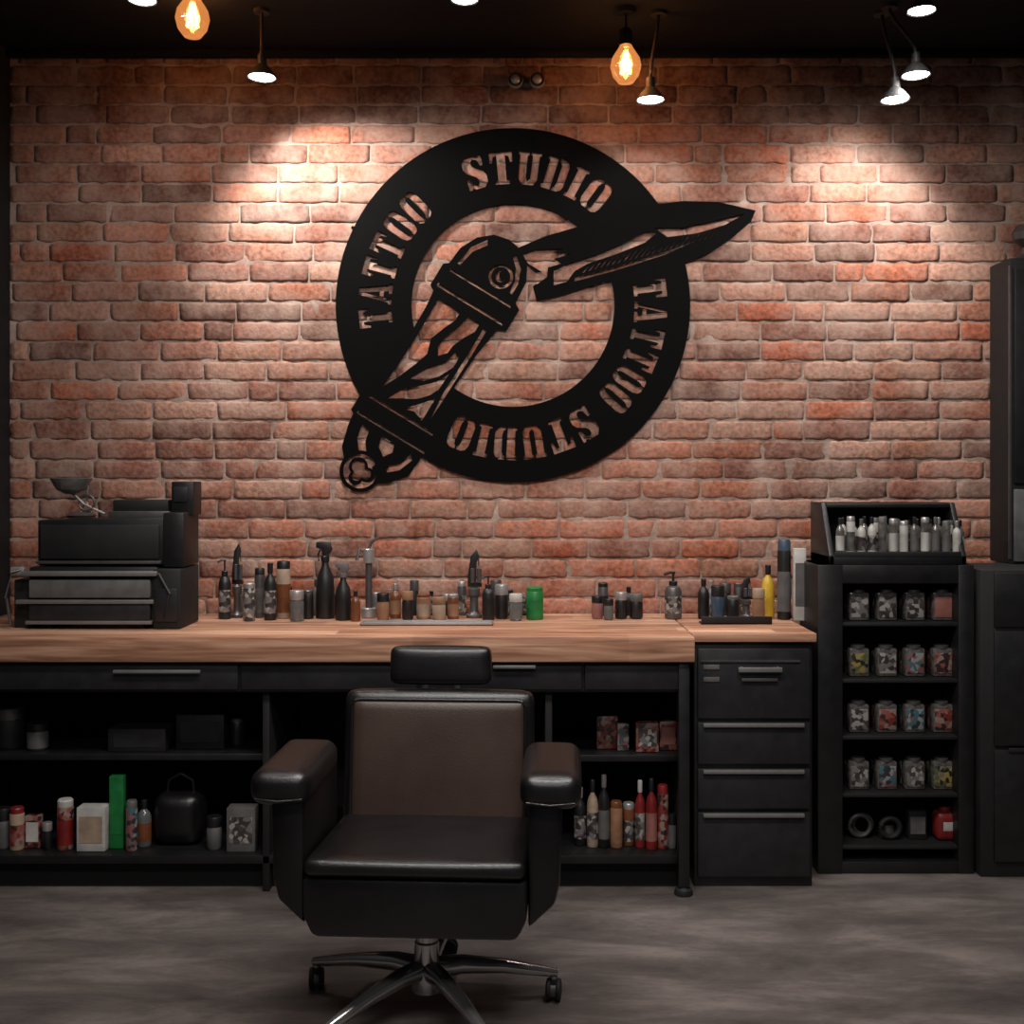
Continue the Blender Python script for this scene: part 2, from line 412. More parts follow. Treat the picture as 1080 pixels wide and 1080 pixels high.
out = [(-34,0),(-31,16),(-20,30),(-5,38),(20,40),(24,47),(50,47),(54,38),(90,33),(130,31),(165,33),(182,40),(186,47),(206,47),(210,40),(235,38),(252,24),(262,8),(264,-10),(258,-26),(244,-38),(222,-44),(208,-46),(206,-50),(186,-50),(182,-43),(150,-40),(110,-38),(70,-39),(54,-41),(50,-47),(24,-47),(20,-42),(0,-40),(-18,-31),(-30,-17)]
shapes.append((H(out), 1))
Z = lambda p: shapes.append((H(p), 0))
Z([(-22,-20),(-6,-31),(16,-34),(16,-31),(-3,-27),(-17,-17)])
Z([(-24,14),(-14,26),(2,32),(14,32),(14,29),(0,27),(-12,21),(-20,12)])
shapes.append((Hc(4,12,13), 0)); shapes.append((Hc(4,12,10), 1)); shapes.append((Hc(4,12,6), 0)); shapes.append((Hc(1,14,5), 1))
Z([(24,-38),(27,-39),(27,38),(24,36)]); Z([(44,-41),(47.5,-41),(47.5,40),(44,38)])
Z([(58,-32),(100,-31),(140,-32),(168,-34),(150,-25),(130,-17),(114,-12),(98,-17),(82,-11),(68,-5),(58,-5)])
Z([(58,5),(74,1),(90,-5),(102,-6),(110,-1),(102,6),(92,7),(80,12),(68,19),(58,19)])
Z([(98,13),(112,9),(126,-4),(146,-15),(140,0),(128,11),(112,19),(100,19)])
Z([(60,25),(100,25),(140,24),(172,27),(140,28),(100,29),(60,29)])
Z([(120,19),(134,12),(148,-2),(160,-16),(177,-25),(168,-10),(160,4),(150,13),(140,18)])
Z([(150,20),(162,10),(177,-4),(173,8),(177,20),(164,20)])
Z([(182,-40),(185,-41),(185,38),(182,37)]); Z([(203,-43),(206,-43),(206,40),(203,40)])
Z([(213,-32),(228,-29),(242,-18),(236,-13),(226,-20),(215,-22)])
Z([(213,28),(228,24),(238,12),(243,17),(234,27),(218,33)])
Z([(213,-8),(224,-5),(231,5),(222,11),(213,8)])
kx, ky = 380, 497
shapes.append((circ(kx, ky, 22, 40), 1)); shapes.append((circ(kx, ky, 18, 40), 0))
shapes.append((circ(kx-2, ky-5, 10, 24), 1)); shapes.append((circ(kx+7, ky+4, 8, 24), 1)); shapes.append((circ(kx-5, ky+7, 7.5, 24), 1))
shapes.append((circ(kx-2, ky-5, 7, 24), 0)); shapes.append((circ(kx+6, ky+3, 5.4, 24), 0)); shapes.append((circ(kx-4, ky+5, 5, 24), 0))
shapes.append(([(kx+12,ky-4),(kx+24,ky-14),(kx+30,ky-4),(kx+16,ky+6)], 1))

def inpoly(p, poly):
    x, y = p; ins = False; n = len(poly); j = n-1
    for i in range(n):
        xi, yi = poly[i]; xj, yj = poly[j]
        if (yi > y) != (yj > y) and x < (xj-xi)*(y-yi)/(yj-yi)+xi: ins = not ins
        j = i
    return ins
def make_sign():
    vs = []; es = []
    for poly, _ in shapes:
        b = len(vs); n = len(poly)
        vs += [Vector(p) for p in poly]; es += [(b+i, b+(i+1) % n) for i in range(n)]
    res = delaunay_2d_cdt(vs, es, [], 0, 1e-3)
    V, Fc = res[0], res[2]
    bbs = [(min(p[0] for p in q), max(p[0] for p in q), min(p[1] for p in q), max(p[1] for p in q)) for q, _ in shapes]
    keep = []
    for f in Fc:
        c = sum((V[i] for i in f), Vector((0, 0)))/len(f); st = 0
        for (q, s), bb in zip(shapes, bbs):
            if bb[0] <= c.x <= bb[1] and bb[2] <= c.y <= bb[3] and inpoly(c, q): st = s
        if st: keep.append(f)
    y0, y1 = -.0185, -.0155; sc = S(y0)
    bm = bmesh.new(); fv = {}; bv = {}
    ox, oz = (CX-540)/sc, CAMH-(CY-HY)/sc
    def g(d, i, y):
        if i not in d: d[i] = bm.verts.new(((V[i].x-540)/sc-ox, y-y1, CAMH-(V[i].y-HY)/sc-oz))
        return d[i]
    cnt = {}
    for f in keep:
        bm.faces.new([g(fv, i, y0) for i in f]); bm.faces.new([g(bv, i, y1) for i in f][::-1])
        for a, b in zip(f, list(f[1:])+[f[0]]):
            cnt.setdefault((min(a, b), max(a, b)), []).append((a, b))
    for k, l in cnt.items():
        if len(l) == 1:
            a, b = l[0]; bm.faces.new([g(fv, b, y0), g(fv, a, y0), g(bv, a, y1), g(bv, b, y1)])
    bmesh.ops.recalc_face_normals(bm, faces=bm.faces[:])
    me = bpy.data.meshes.new('sign_plate'); bm.to_mesh(me); bm.free(); me.materials.append(SIGN)
    e = empty('tattoo_studio_wall_sign', (ox, y1, oz))
    o = bpy.data.objects.new('sign_plate', me); scene.collection.objects.link(o); o.parent = e
    m = M()
    for px, py in [(400,385),(541,146),(685,400),(560,500),(700,225),(372,240)]:
        x, _, z = W(px, py, y0)
        b = bmesh.new(); bmesh.ops.create_cone(b, cap_ends=True, segments=14, radius1=.007, radius2=.007, depth=.014)
        m.take(b, SIGN, Matrix.Translation((x, -.010, z)) @ Matrix.Rotation(R(90), 4, 'X'))
    m.done('standoff_pins', e)
make_sign()

# ------------------------------------------------------------ workbench
ZT = .928
DX = WX(733, -.72)
e = empty('workbench', (-.72, -.36, 0))
m = M(); m.box(XL+.005, DX, -.72, -.03, ZT-.09, ZT, WOOD, .005); m.done('wooden_top', e)
m = M()
m.box(XL+.005, DX-.02, -.68, -.66, .725, ZT-.09, BLACK, .003)
m.box(XL+.005, DX-.02, -.66, -.05, ZT-.12, ZT-.09, INSIDE)
for x0, x1 in [(-2.08,-.98),(-.97,-.34),(-.33,.25),(.26,.6)]:
    m.box(x0, x1, -.69, -.675, .735, ZT-.10, DRAWER, .004)
m.done('drawer_apron', e)
m = M()
for p0, p1, py in [(120,212,708),(520,565,703)]:
    x0, x1 = WX(p0,-.70), WX(p1,-.70); z = CAMH-(py-HY)/S(-.70)
    m.box(x0, x1, -.714, -.70, z-.006, z+.006, SATIN, .003)
    m.box(x0+.02, x0+.03, -.70, -.685, z-.004, z+.004, STEEL); m.box(x1-.03, x1-.02, -.70, -.685, z-.004, z+.004, STEEL)
m.done('drawer_handles', e)
m = M()
m.box(DX-.055, DX-.015, -.70, -.66, .03, ZT-.09, BLACK, .004)
m.box(DX-.035, DX-.015, -.66, -.04, .03, ZT-.09, INSIDE)
m.lathe([(0,0),(.032,0),(.034,.006),(.03,.02),(.016,.03),(0,.03)], DX-.035, -.68, 0, RUBBER)
m.box(.12, .145, -.655, -.04, .0, ZT-.12, BLACKM, .002)
m.box(-.90, -.875, -.655, -.04, .0, ZT-.12, BLACKM, .002)
m.box(XL+.005, XL+.03, -.68, -.04, 0, ZT-.12, BLACKM, .002)
m.done('legs_and_dividers', e)
m = M()
m.box(XL+.03, DX-.035, -.655, -.05, .10, .13, BLACK, .003)
m.box(XL+.03, DX-.035, -.60, -.05, .0, .10, INSIDE)
m.box(XL+.03, -.875, -.58, -.05, .455, .48, BLACK, .003)
m.box(.145, DX-.035, -.60, -.05, .455, .48, BLACK, .003)
m.box(XL+.03, DX-.035, -.05, -.03, 0, ZT-.09, INSIDE)
m.done('shelves', e)

# ------------------------------------------------------------ drawer cabinet
c0, c1 = .665, 1.098
e = empty('drawer_cabinet', ((c0+c1)/2, -.3, 0))
m = M(); m.box(c0, c1, -.60, -.03, 0.0, ZT-.034, BLACK, .004); m.done('carcass', e)
m = M(); m.box(DX+.004, c1+.01, -.625, -.03, ZT-.032, ZT, WOOD, .004); m.done('wooden_top', e)
m = M(); hd = M(); s_ = S(-.615)
zz = lambda py: CAMH-(py-HY)/s_
tops = [(684,758),(762,806),(811,853),(857,925)]
for a, b in tops:
    m.box(c0+.012, c1-.012, -.615, -.598, zz(b), zz(a), DRAWER, .004)
for k, (a, b) in enumerate(tops[1:]):
    hd.box(c0+.03, c1-.035, -.630, -.613, zz(a+4.5), zz(a+.5), SATIN, .003)
hd.box(c0+.02, c1-.05, -.622, -.613, zz(698), zz(696), DSTEEL)
hd.box(WX(778,-.62), WX(824,-.62), -.640, -.628, zz(708), zz(703), SATIN, .002)
hd.box(WX(782,-.62), WX(820,-.62), -.628, -.613, zz(718), zz(715), DSTEEL, .001)
for px in (782, 820): hd.box(WX(px,-.62)-.004, WX(px,-.62)+.004, -.632, -.613, zz(708), zz(703), STEEL)
for py in (703, 716): hd.box(WX(742,-.62), WX(759,-.62), -.619, -.613, zz(py+3), zz(py-2), GREY, .001)
m.done('drawers', e); hd.done('pull_handles', e)

# ------------------------------------------------------------ bottles etc
def item(m, kind, x, y, z, w, h, a, b=None, c=None):
    b = b or BLACK; c = c or a; r = w/2
    if kind == 'bottle':
        m.lathe([(0,0),(r*.92,0),(r,.03*h),(r,.62*h),(r*.8,.72*h),(r*.35,.8*h),(r*.35,.84*h)], x, y, z, a)
        m.lathe([(r*1.015,.12*h),(r*1.015,.52*h)], x, y, z, c)
        m.lathe([(r*.42,.82*h),(r*.45,.84*h),(r*.45,.99*h),(r*.38,h),(0,h)], x, y, z, b)
    elif kind == 'pump':
        m.lathe([(0,0),(r*.9,0),(r,.03*h),(r,.58*h),(r*.8,.66*h),(r*.4,.7*h),(r*.4,.74*h)], x, y, z, a)
        m.lathe([(r*1.015,.12*h),(r*1.015,.48*h)], x, y, z, c)
        m.cyl(x, y, z+.70*h, z+.79*h, r*.5, b); m.cyl(x, y, z+.78*h, z+.95*h, r*.14, b, .0005)
        m.tube([(x+r*.2,y,z+.965*h),(x-r*.4,y-r*.2,z+.97*h),(x-r*1.1,y-r*.4,z+.93*h)], r*.16, b, 8)
    elif kind == 'spray':
        m.lathe([(0,0),(r*.95,0),(r,.03*h),(r*.98,.4*h),(r*.85,.55*h),(r*.4,.68*h),(r*.33,.76*h)], x, y, z, a)
        m.cyl(x, y, z+.74*h, z+.82*h, r*.45, b)
        m.prism([(x-r*.95,z+.93*h),(x-r*.9,z+h),(x+r*.5,z+h),(x+r*.75,z+.9*h),(x+r*.35,z+.82*h),(x-r*.3,z+.82*h),(x-r*.35,z+.9*h)], 'y', y-r*.3, y+r*.3, b, r*.06)
        m.tube([(x-r*.5,y,z+.9*h),(x-r*.75,y,z+.83*h),(x-r*.65,y,z+.75*h)], r*.1, b, 6)
    elif kind == 'can':
        m.lathe([(0,0),(r*.95,0),(r,.02*h),(r,.84*h),(r*.9,.88*h)], x, y, z, a)
        m.lathe([(r*1.015,.1*h),(r*1.015,.6*h)], x, y, z, c)
        m.lathe([(r*.94,.86*h),(r*.94,.97*h),(r*.8,h),(0,h)], x, y, z, b)
    elif kind == 'jar':
        m.lathe([(0,0),(r*.85,0),(r,.08*h),(r,.62*h),(r*.85,.72*h)], x, y, z, a)
        m.lathe([(r*.97,.7*h),(r,.72*h),(r,.97*h),(r*.93,h),(0,h)], x, y, z, b)
    elif kind == 'box':
        m.box(x-r, x+r, y-r*.6, y+r*.6, z, z+h, a, min(.003, w*.08))
        m.box(x-r*.8, x+r*.8, y-r*.6-.0015, y-r*.55, z+.2*h, z+.8*h, c)
    elif kind == 'machine':
        m.lathe([(0,0),(r*.9,0),(r*.95,.04*h),(r*.6,.07*h),(r*.5,.1*h),(r*.5,.3*h),(r*.7,.33*h),(r*.7,.42*h),(r*.3,.45*h),(0,.45*h)], x, y, z, b)
        m.prism([(x-r*.75,z+.45*h),(x+r*.9,z+.45*h),(x+r*.95,z+.5*h),(x+r*.25,z+.52*h),(x+r*.3,z+.8*h),(x+r*.6,z+.9*h),(x+r*.3,z+h),(x-r*.4,z+.9*h),(x-r*.75,z+.6*h)], 'y', y-r*.2, y+r*.2, a, r*.05)
        for dx in (-.15, .6):
            m.cyl(x+r*dx, y-r*.25, z+.51*h, z+.72*h, r*.27, DSTEEL, .0006, 12)
        m.tube([(x-r*.3,y,z+.76*h),(x+r*.9,y,z+.76*h)], r*.07, b, 6); m.tube([(x+r*.55,y,z+.76*h),(x+r*.5,y,z+.92*h)], r*.09, b, 6)
    elif kind == 'faucetlike':
        m.cyl(x, y, z, z+.12*h, r, b); m.cyl(x, y, z+.1*h, z+.7*h, r*.45, a)
        m.cyl(x, y, z+.68*h, z+.86*h, r*.75, b)
        m.tube([(x,y,z+.8*h),(x-r*1.2,y-.01,z+.86*h),(x-r*1.5,y-.02,z+.72*h)], r*.22, a, 8)
        m.tube([(x,y,z+.86*h),(x+r*.4,y,z+.95*h),(x+r*1.3,y,z+h)], r*.2, a, 8)
def place(name, kind, px, wpx, hpx, y, z, a, b=None, c=None):
    s = S(y); m = M(); item(m, kind, WX(px, y), y, z, wpx/s, hpx/s, a, b, c); return m.done(name)

Z0 = ZT+.001
CT = [
 ('pump_bottle','pump',237,13,64,-.21,BLACK,BLACK,LAB2),('tattoo_machine','machine',250,14,78,-.165,BLACK,DSTEEL,None),
 ('styling_can','can',263,13,40,-.27,LAB2,STEEL,None),('spray_can','can',274,11,52,-.16,DSTEEL,BLACK,GREY),
 ('cosmetic_bottle','bottle',285,13,60,-.24,BLACK,BLACK,LAB2),('lotion_bottle','can',299,15,60,-.18,CREAM,BLACK,AMBER),
 ('glass_jar','jar',313,15,32,-.27,GLASSY,STEEL,None),('small_can','can',325,11,30,-.2,BLACK,DSTEEL,None),
 ('spray_bottle','spray',343,20,80,-.18,BLACK,BLACK,None),('spray_bottle','spray',362,17,60,-.24,BLACK,GREY,None),
 ('tonic_bottle','bottle',375,10,32,-.28,AMBER,BLACK,None),('chrome_dispenser','faucetlike',389,16,84,-.16,DSTEEL,STEEL,None),
 ('wax_jar','jar',404,13,28,-.24,TAN,BLACK,None),('shaving_bottle','bottle',417,12,36,-.18,AMBER,STEEL,TAN),
 ('wax_jar','jar',430,12,30,-.24,BLACK,TAN,None),('powder_can','can',447,15,26,-.2,TAN,AMBER,CREAM),
 ('cream_tub','jar',463,14,24,-.24,CREAM,TAN,None),('powder_can','can',478,12,26,-.2,AMBER,STEEL,TAN),
 ('tattoo_machine','machine',500,18,72,-.17,BLACK,DSTEEL,None),('pump_bottle','pump',515,13,48,-.25,BLACK,BLACK,None),
 ('cosmetic_jar','jar',529,14,36,-.2,BLACK,STEEL,None),('cosmetic_jar','jar',544,14,28,-.26,GLASSY,WHITE,None),
 ('green_soap_bottle','can',564,18,34,-.22,GREEN,GREEN,None),
 ('ink_jar','jar',630,12,24,-.2,PINK,BLACK,None),('ink_jar','jar',642,10,22,-.24,GREY,BLACK,None),('ink_jar','jar',655,13,28,-.2,BLACK,STEEL,None),('ink_jar','jar',671,14,26,-.2,BLACK,GREY,None),
 ('foam_dispenser','pump',710,18,50,-.2,DSTEEL,BLACK,LAB2),
 ('cosmetic_bottle','bottle',742,12,42,-.2,BLACK,BLACK,None),('cosmetic_jar','jar',757,14,36,-.24,BLUE,BLACK,None),('styling_can','can',773,13,26,-.26,BLACK,GREY,None),
 ('tattoo_machine','machine',787,15,44,-.18,BLACK,DSTEEL,None),('wax_jar','jar',800,13,34,-.27,TAN,CREAM,None),
 ('yellow_bottle','bottle',810,13,56,-.18,YELLOW,BLACK,None),('developer_bottle','can',827,14,84,-.22,BLACK,BLUE,GREY),
 ('paper_carton','box',843,13,76,-.26,WHITE,None,GREY),
]
for n, k, px, w, h, y, a, b, c in CT: place(n, k, px, w, h, y, Z0, a, b, c)
m = M()
for px in [257,280,292,306,334,352,397,411,437,455,471,487,523,537,552,636,663,750,765,779]:
    y = -.09; s = S(y)
    item(m, random.choice(['jar','can','bottle']), WX(px, y), y, Z0, random.uniform(9,12)/s, random.uniform(22,38)/s, random.choice([BLACK,BLACK,GREY,AMBER,DSTEEL]), random.choice([BLACK,STEEL,DSTEEL]), random.choice([GREY,BLACK,LAB2]))
m.done('small_ink_bottles')
m = M(); x0, x1 = WX(382,-.36), WX(520,-.36)
m.box(x0, x1, -.42, -.33, Z0, Z0+.004, STEEL, .001)
for a in [(x0,x1,-.42,-.416),(x0,x1,-.334,-.33),(x0,x0+.004,-.42,-.33),(x1-.004,x1,-.42,-.33)]: m.box(*a, Z0, Z0+.010, STEEL, .001)
m.done('instrument_tray')
m = M(); x0, x1 = WX(738,-.34), WX(812,-.34)
m.box(x0, x1, -.38, -.32, Z0, Z0+.005, BLACK, .001); m.box(x0, x1, -.38, -.376, Z0, Z0+.03, BLACK, .001)
m.done('cosmetics_tray')

# ------------------------------------------------------------ left equipment (stacked metal case)
e = empty('sterilizer_cabinet', (-1.6, -.35, Z0))
yf = -.50; s_ = S(yf); yb = -.27
X = lambda p: WX(p, yf)
Zp = lambda p: CAMH-(p-HY)/s_
m = M()
m.box(X(30), X(166), yf, yb, Z0+.02, Zp(598), BLACK, .008)
m.box(X(163), X(192), yf-.02, yb, Z0+.0, Zp(600), BLACKM, .006)
m.box(X(12), X(32), yf+.02, yb, Z0+.0, Zp(612), BLACKM, .006)
m.box(X(166), X(189), yf-.026, yf-.018, Zp(655), Zp(620), DRAWER, .003)
for px in (40, 150): m.box(X(px), X(px+12), yf+.02, yb-.02, Z0, Z0+.03, RUBBER)
m.done('lower_body', e)
m = M()
m.box(X(33), X(160), yf-.022, yf+.002, Zp(654), Zp(634), DRAWER, .003)
m.box(X(33), X(160), yf-.022, yf+.002, Zp(630), Zp(611), GREY, .003)
m.box(X(26), X(168), yf-.035, yf+.002, Zp(607), Zp(602), SATIN, .003)
m.box(X(20), X(164), yf-.030, yf+.002, Zp(636), Zp(632), SATIN, .002)
m.box(X(30), X(162), yf-.028, yf+.0, Zp(657.5), Zp(654), SATIN, .001)
m.done('drawers', e)
m = M()
m.prism([(X(36),Zp(597)),(X(36),Zp(549)),(X(170),Zp(546)),(X(170),Zp(597))], 'y', yf+.03, yb, BLACK, .006)
m.box(X(40), X(166), yf+.018, yf+.034, Zp(590), Zp(554), BLACKM, .004)
m.box(X(36), X(168), yf+.012, yf+.034, Zp(595), Zp(592), DSTEEL, .001)
m.box(X(170), X(192), yf+.02, yb, Zp(599), Zp(541), BLACK, .006)
m.done('upper_body', e)
m = M()
m.box(X(104), X(170), yf+.10, yb, Zp(549), Zp(540), DSTEEL, .003)
m.box(X(108), X(168), yf+.11, yb-.02, Zp(541), Zp(528), BLACKM, .004)
m.box(X(172), X(196), yf+.10, yb-.01, Zp(545), Zp(508), BLACK, .006)
m.box(X(175), X(190), yf+.094, yf+.102, Zp(530), Zp(514), DRAWER, .002)
m.done('lid', e)
m = M()
m.tube([(X(14),yf-.02,Zp(658)),(X(10),yf-.03,Zp(630)),(X(14),yf-.02,Zp(603)),(X(26),yf,Zp(600))], .006, DSTEEL)
m.tube([(X(170),yf-.03,Zp(604)),(X(182),yf-.035,Zp(625)),(X(176),yf-.03,Zp(650))], .004, DSTEEL)
m.box(X(12),X(26),yf-.01,yf+.02,Zp(606),Zp(598),STEEL,.002)
m.done('hose_and_latch', e)
m = M(); yy = yf+.12; zt = Zp(546.5); xx = WX(86, yy)
m.lathe([(0,0),(.05,0),(.055,.006),(.04,.014),(.01,.018),(0,.018)], xx, yy, zt+.001, DSTEEL)
m.tube([(xx,yy,zt+.015),(xx+.01,yy,zt+.05),(xx-.02,yy,zt+.08),(xx-.05,yy,zt+.10)], .006, STEEL)
m.tube([(xx+.01,yy,zt+.05),(xx+.05,yy,zt+.03),(xx+.09,yy,zt+.012)], .005, STEEL)
m.tube([(xx+.03,yy+.02,zt+.015),(xx+.01,yy+.02,zt+.06),(xx+.02,yy+.01,zt+.12)], .005, STEEL)
m.lathe([(.0,-.034),(.025,-.031),(.055,-.014),(.078,.028),(.076,.030),(.053,-.010),(0,-.028)], xx-.04, yy, zt+.12, GLASSY)
m.torus((xx+.02, yy, zt+.055), .03, .005, DSTEEL)
m.done('magnifying_lamp')

# ------------------------------------------------------------ under-bench contents
def shelfgroup(name, z, lst, y=-.57):
    m = M()
    for k, px, w, h, a, b, c in lst:
        yy = y+random.uniform(-.02, .04); s = S(yy); item(m, k, WX(px, yy), yy, z+.001, w/s, h/s, a, b, c)
    m.done(name)
shelfgroup('stored_supplies', .13, [
 ('jar',4,16,42,GREY,BLACK,None),('can',18,15,44,CREAM,RED,LAB1),('box',36,16,34,LAB1,None,WHITE),('jar',50,10,28,BLACK,STEEL,None),
 ('can',69,17,52,LAB1,WHITE,RED),('box',99,30,46,WHITE,None,CREAM),('box',124,15,76,GREEN,None,GREEN),
 ('can',139,12,52,LAB4,GREY,None),('bottle',152,15,48,GLASSY,BLACK,AMBER)])
shelfgroup('storage_boxes', .13, [('jar',226,16,34,GREY,BLACK,None),('box',256,30,46,GREY,None,LAB2)])
m = M()
x = WX(190, -.5)
m.pillow(x-.085, x+.085, -.56, -.42, .131, .32, LEATHER, .04, (.01,.01,.0), 8)
m.tube([(x-.05,-.49,.31),(x-.045,-.49,.36),(x,-.49,.385),(x+.045,-.49,.36),(x+.05,-.49,.31)], .008, LEATHER)
m.done('leather_tool_bag')
shelfgroup('stored_equipment', .48, [
 ('jar',10,30,44,BLACKM,DSTEEL,None),('jar',40,22,28,GREY,BLACK,None),('box',150,60,24,BLACKM,None,DRAWER),('box',215,50,36,BLACKM,None,DRAWER),('can',250,14,30,BLACK,DSTEEL,None)], -.5)
shelfgroup('boxed_inks', .481, [
 ('box',640,22,34,LAB1,None,LAB1),('box',657,12,28,LAB2,None,LAB4),('box',682,24,30,LAB1,None,LAB2),('box',704,18,30,LAB1,None,PINK)], -.53)
shelfgroup('ink_bottles', .131, [
 ('bottle',612,13,60,BLACK,STEEL,LAB2),('bottle',625,12,70,CREAM,BLACK,LAB2),('bottle',637,12,76,BLACK,GREY,GREY),('can',650,13,48,TAN,AMBER,None),
 ('can',663,13,44,AMBER,STEEL,LAB2),('bottle',675,11,70,RED,WHITE,LAB2),('bottle',687,12,74,RED,BLACK,PINK),('can',699,12,66,LAB1,RED,None),('jar',709,9,36,GREY,BLACK,None)])
shelfgroup('wooden_brush_box', .13, [('box',335,20,86,TAN,None,AMBER)])

# ------------------------------------------------------------ display rack
yf = -.474; yb = -.20; s_ = S(yf); X = lambda p: WX(p, yf); Zp = lambda p: CAMH-(p-HY)/s_
e = empty('display_rack', (1.45, -.33, 0))
m = M()
rx0, rx1 = 1.152, 1.742; ix0, ix1 = X(889), X(1011); rt = Zp(596)
m.box(rx0, ix0, yf, yb, 0, rt, BLACK, .004); m.box(ix1, rx1, yf, yb, 0, rt, BLACK, .004)
m.box(rx0+.002, rx1-.002, yf+.002, yb, rt-.07, rt, BLACK, .004)
m.box(ix0-.002, ix1+.002, yf+.003, yb, .0, .045, BLACK, .003); m.box(ix0, ix1, yb-.015, yb, 0, rt, INSIDE)
m.done('frame', e)
shz = [Zp(657), Zp(717), Zp(777), Zp(838), Zp(893)]
m = M()
for z in shz: m.box(ix0-.002, ix1+.002, yf+.012, yb-.01, z-.014, z, BLACKM, .002)
m.done('shelves', e)
m = M()
prof = [(yf+.005,rt),(yf+.005,rt+.035),(yf+.12,Zp(531)),(yb,Zp(531)),(yb,rt)]
m.prism(prof, 'x', X(875), X(875)+.02, BLACK, .003)
m.prism(prof, 'x', X(1020)-.02, X(1020), BLACK, .003)
m.box(X(875)+.02, X(1020)-.02, yb-.02, yb, rt, Zp(531), BLACKM); m.box(X(875), X(1020), yf+.005, yb, rt, rt+.035, BLACK, .003)
m.box(X(875)+.02, X(1020)-.02, yf+.11, yb, Zp(533)-.012, Zp(533)+.004, BLACK, .003)
m.box(X(875)+.02, X(1020)-.02, yf+.003, yf+.009, rt+.03, rt+.05, BLACKM, .001)
m.done('top_display', e)
m = M()
for r in range(2):
    for i in range(12):
        yy = yf+.045+r*.05; px = 886+i*11.2+r*3; ss = S(yy)
        h = (38+random.uniform(-3,3))/ss
        item(m, random.choice(['bottle','can']), WX(px, yy), yy, rt+.036, 9/ss, h, random.choice([GLASSY,WHITE,CLEAR]), random.choice([STEEL,GREY,BLACK]), random.choice([WHITE,GREY,CLEAR,LAB2]))
m.done('sample_bottles')
m = M()
rows_lab = [[LAB2,LAB2,LAB2,PINK],[LAB3,LAB2,LAB4,LAB1],[LAB2,LAB1,LAB4,LAB1],[LAB2,LAB4,LAB2,LAB3]]
for r, z in enumerate(shz[:4]):
    for i in range(4):
        px = 905+i*29.3; yy = yf+.08; ss = S(yy); x = WX(px, yy); w = 21/ss; h = 30/ss
        lm = rows_lab[r][i]
        m.box(x-w/2, x+w/2, yy-.02, yy+.03, z+.001, z+h, CLEAR, .008)
        m.box(x-w*.42, x+w*.42, yy-.023, yy-.018, z+.12*h, z+.84*h, lm, .002)
        m.lathe([(w*.36,0),(w*.36,.012),(w*.3,.014),(0,.014)], x, yy+.005, z+h-.002, DSTEEL)
        m.box(x-w*.4, x+w*.4, yy+.05, yy+.09, z+.001, z+h*.8, lm, .004)
m.done('packaged_ink_jars')
m = M(); z = shz[4]; yy = yf+.1
x = WX(907, yy); m.torus((x,yy,z+.05), .04, .009, DSTEEL); m.torus((x+.02,yy+.03,z+.045), .036, .007, GREY)
x = WX(937, yy); m.torus((x,yy-.02,z+.048), .036, .011, BLACKM); m.lathe([(0,0),(.03,0),(.032,.02),(.028,.05),(0,.05)], x, yy+.02, z+.001, DSTEEL)
m.done('coiled_cables')
m = M(); item(m, 'box', WX(966,yy), yy, z+.001, .07, .11, BLACKM, None, GREY); m.done('storage_box')
m = M(); x = WX(996, yy); m.pillow(x-.042, x+.042, yy-.04, yy+.03, z+.001, z+.11, RED, .018, (.003,.003,.003), 6)
m.box(x-.02, x+.02, yy-.043, yy-.036, z+.04, z+.075, WHITE, .002); m.cyl(x, yy, z+.105, z+.125, .022, RED); m.done('red_canister')

# ------------------------------------------------------------ right cabinets
e = empty('tall_cabinet', (2.1, -.3, 0)); yf = -.505; Zp = lambda p: CAMH-(p-HY)/S(yf)
m = M(); zl = Zp(601)
m.box(1.752, 2.43, yf, -.16, .0, zl, BLACKM, .005)
m.box(1.80, 2.42, yf-.014, yf+.002, .06, Zp(790), BLACK, .004); m.box(1.80, 2.42, yf-.014, yf+.002, Zp(786), Zp(665), BLACK, .004)
m.box(1.80, 2.42, yf-.014, yf+.002, Zp(661), zl-.01, BLACK, .004)
m.box(1.85, 2.2, yf-.022, yf-.012, Zp(792), Zp(788), DRAWER, .001)
m.done('lower_cabinet', e)
yu = -.22; Zu = lambda p: CAMH-(p-HY)/S(yu)
m = M()
m.box(1.985, 2.43, yu, -.03, zl-.0, Zu(272), BLACKM, .005)
m.box(2.00, 2.42, yu-.014, yu+.002, Zu(510), Zu(284), BLACK, .004)
m.box(2.00, 2.42, yu-.016, yu+.002, zl+.01, Zu(516), PALE, .004)
m.box(1.982, 1.992, yu-.006, yu+.006, zl+.02, Zu(280), DSTEEL, .001)
m.done('upper_cabinet', e)
m = M(); m.lathe([(0,0),(.05,0),(.06,.01),(.03,.03),(.02,.06),(.055,.09),(.06,.12),(.04,.15),(0,.16)], 2.10, -.12, Zu(272)+.001, DSTEEL); m.done('trophy_cup')

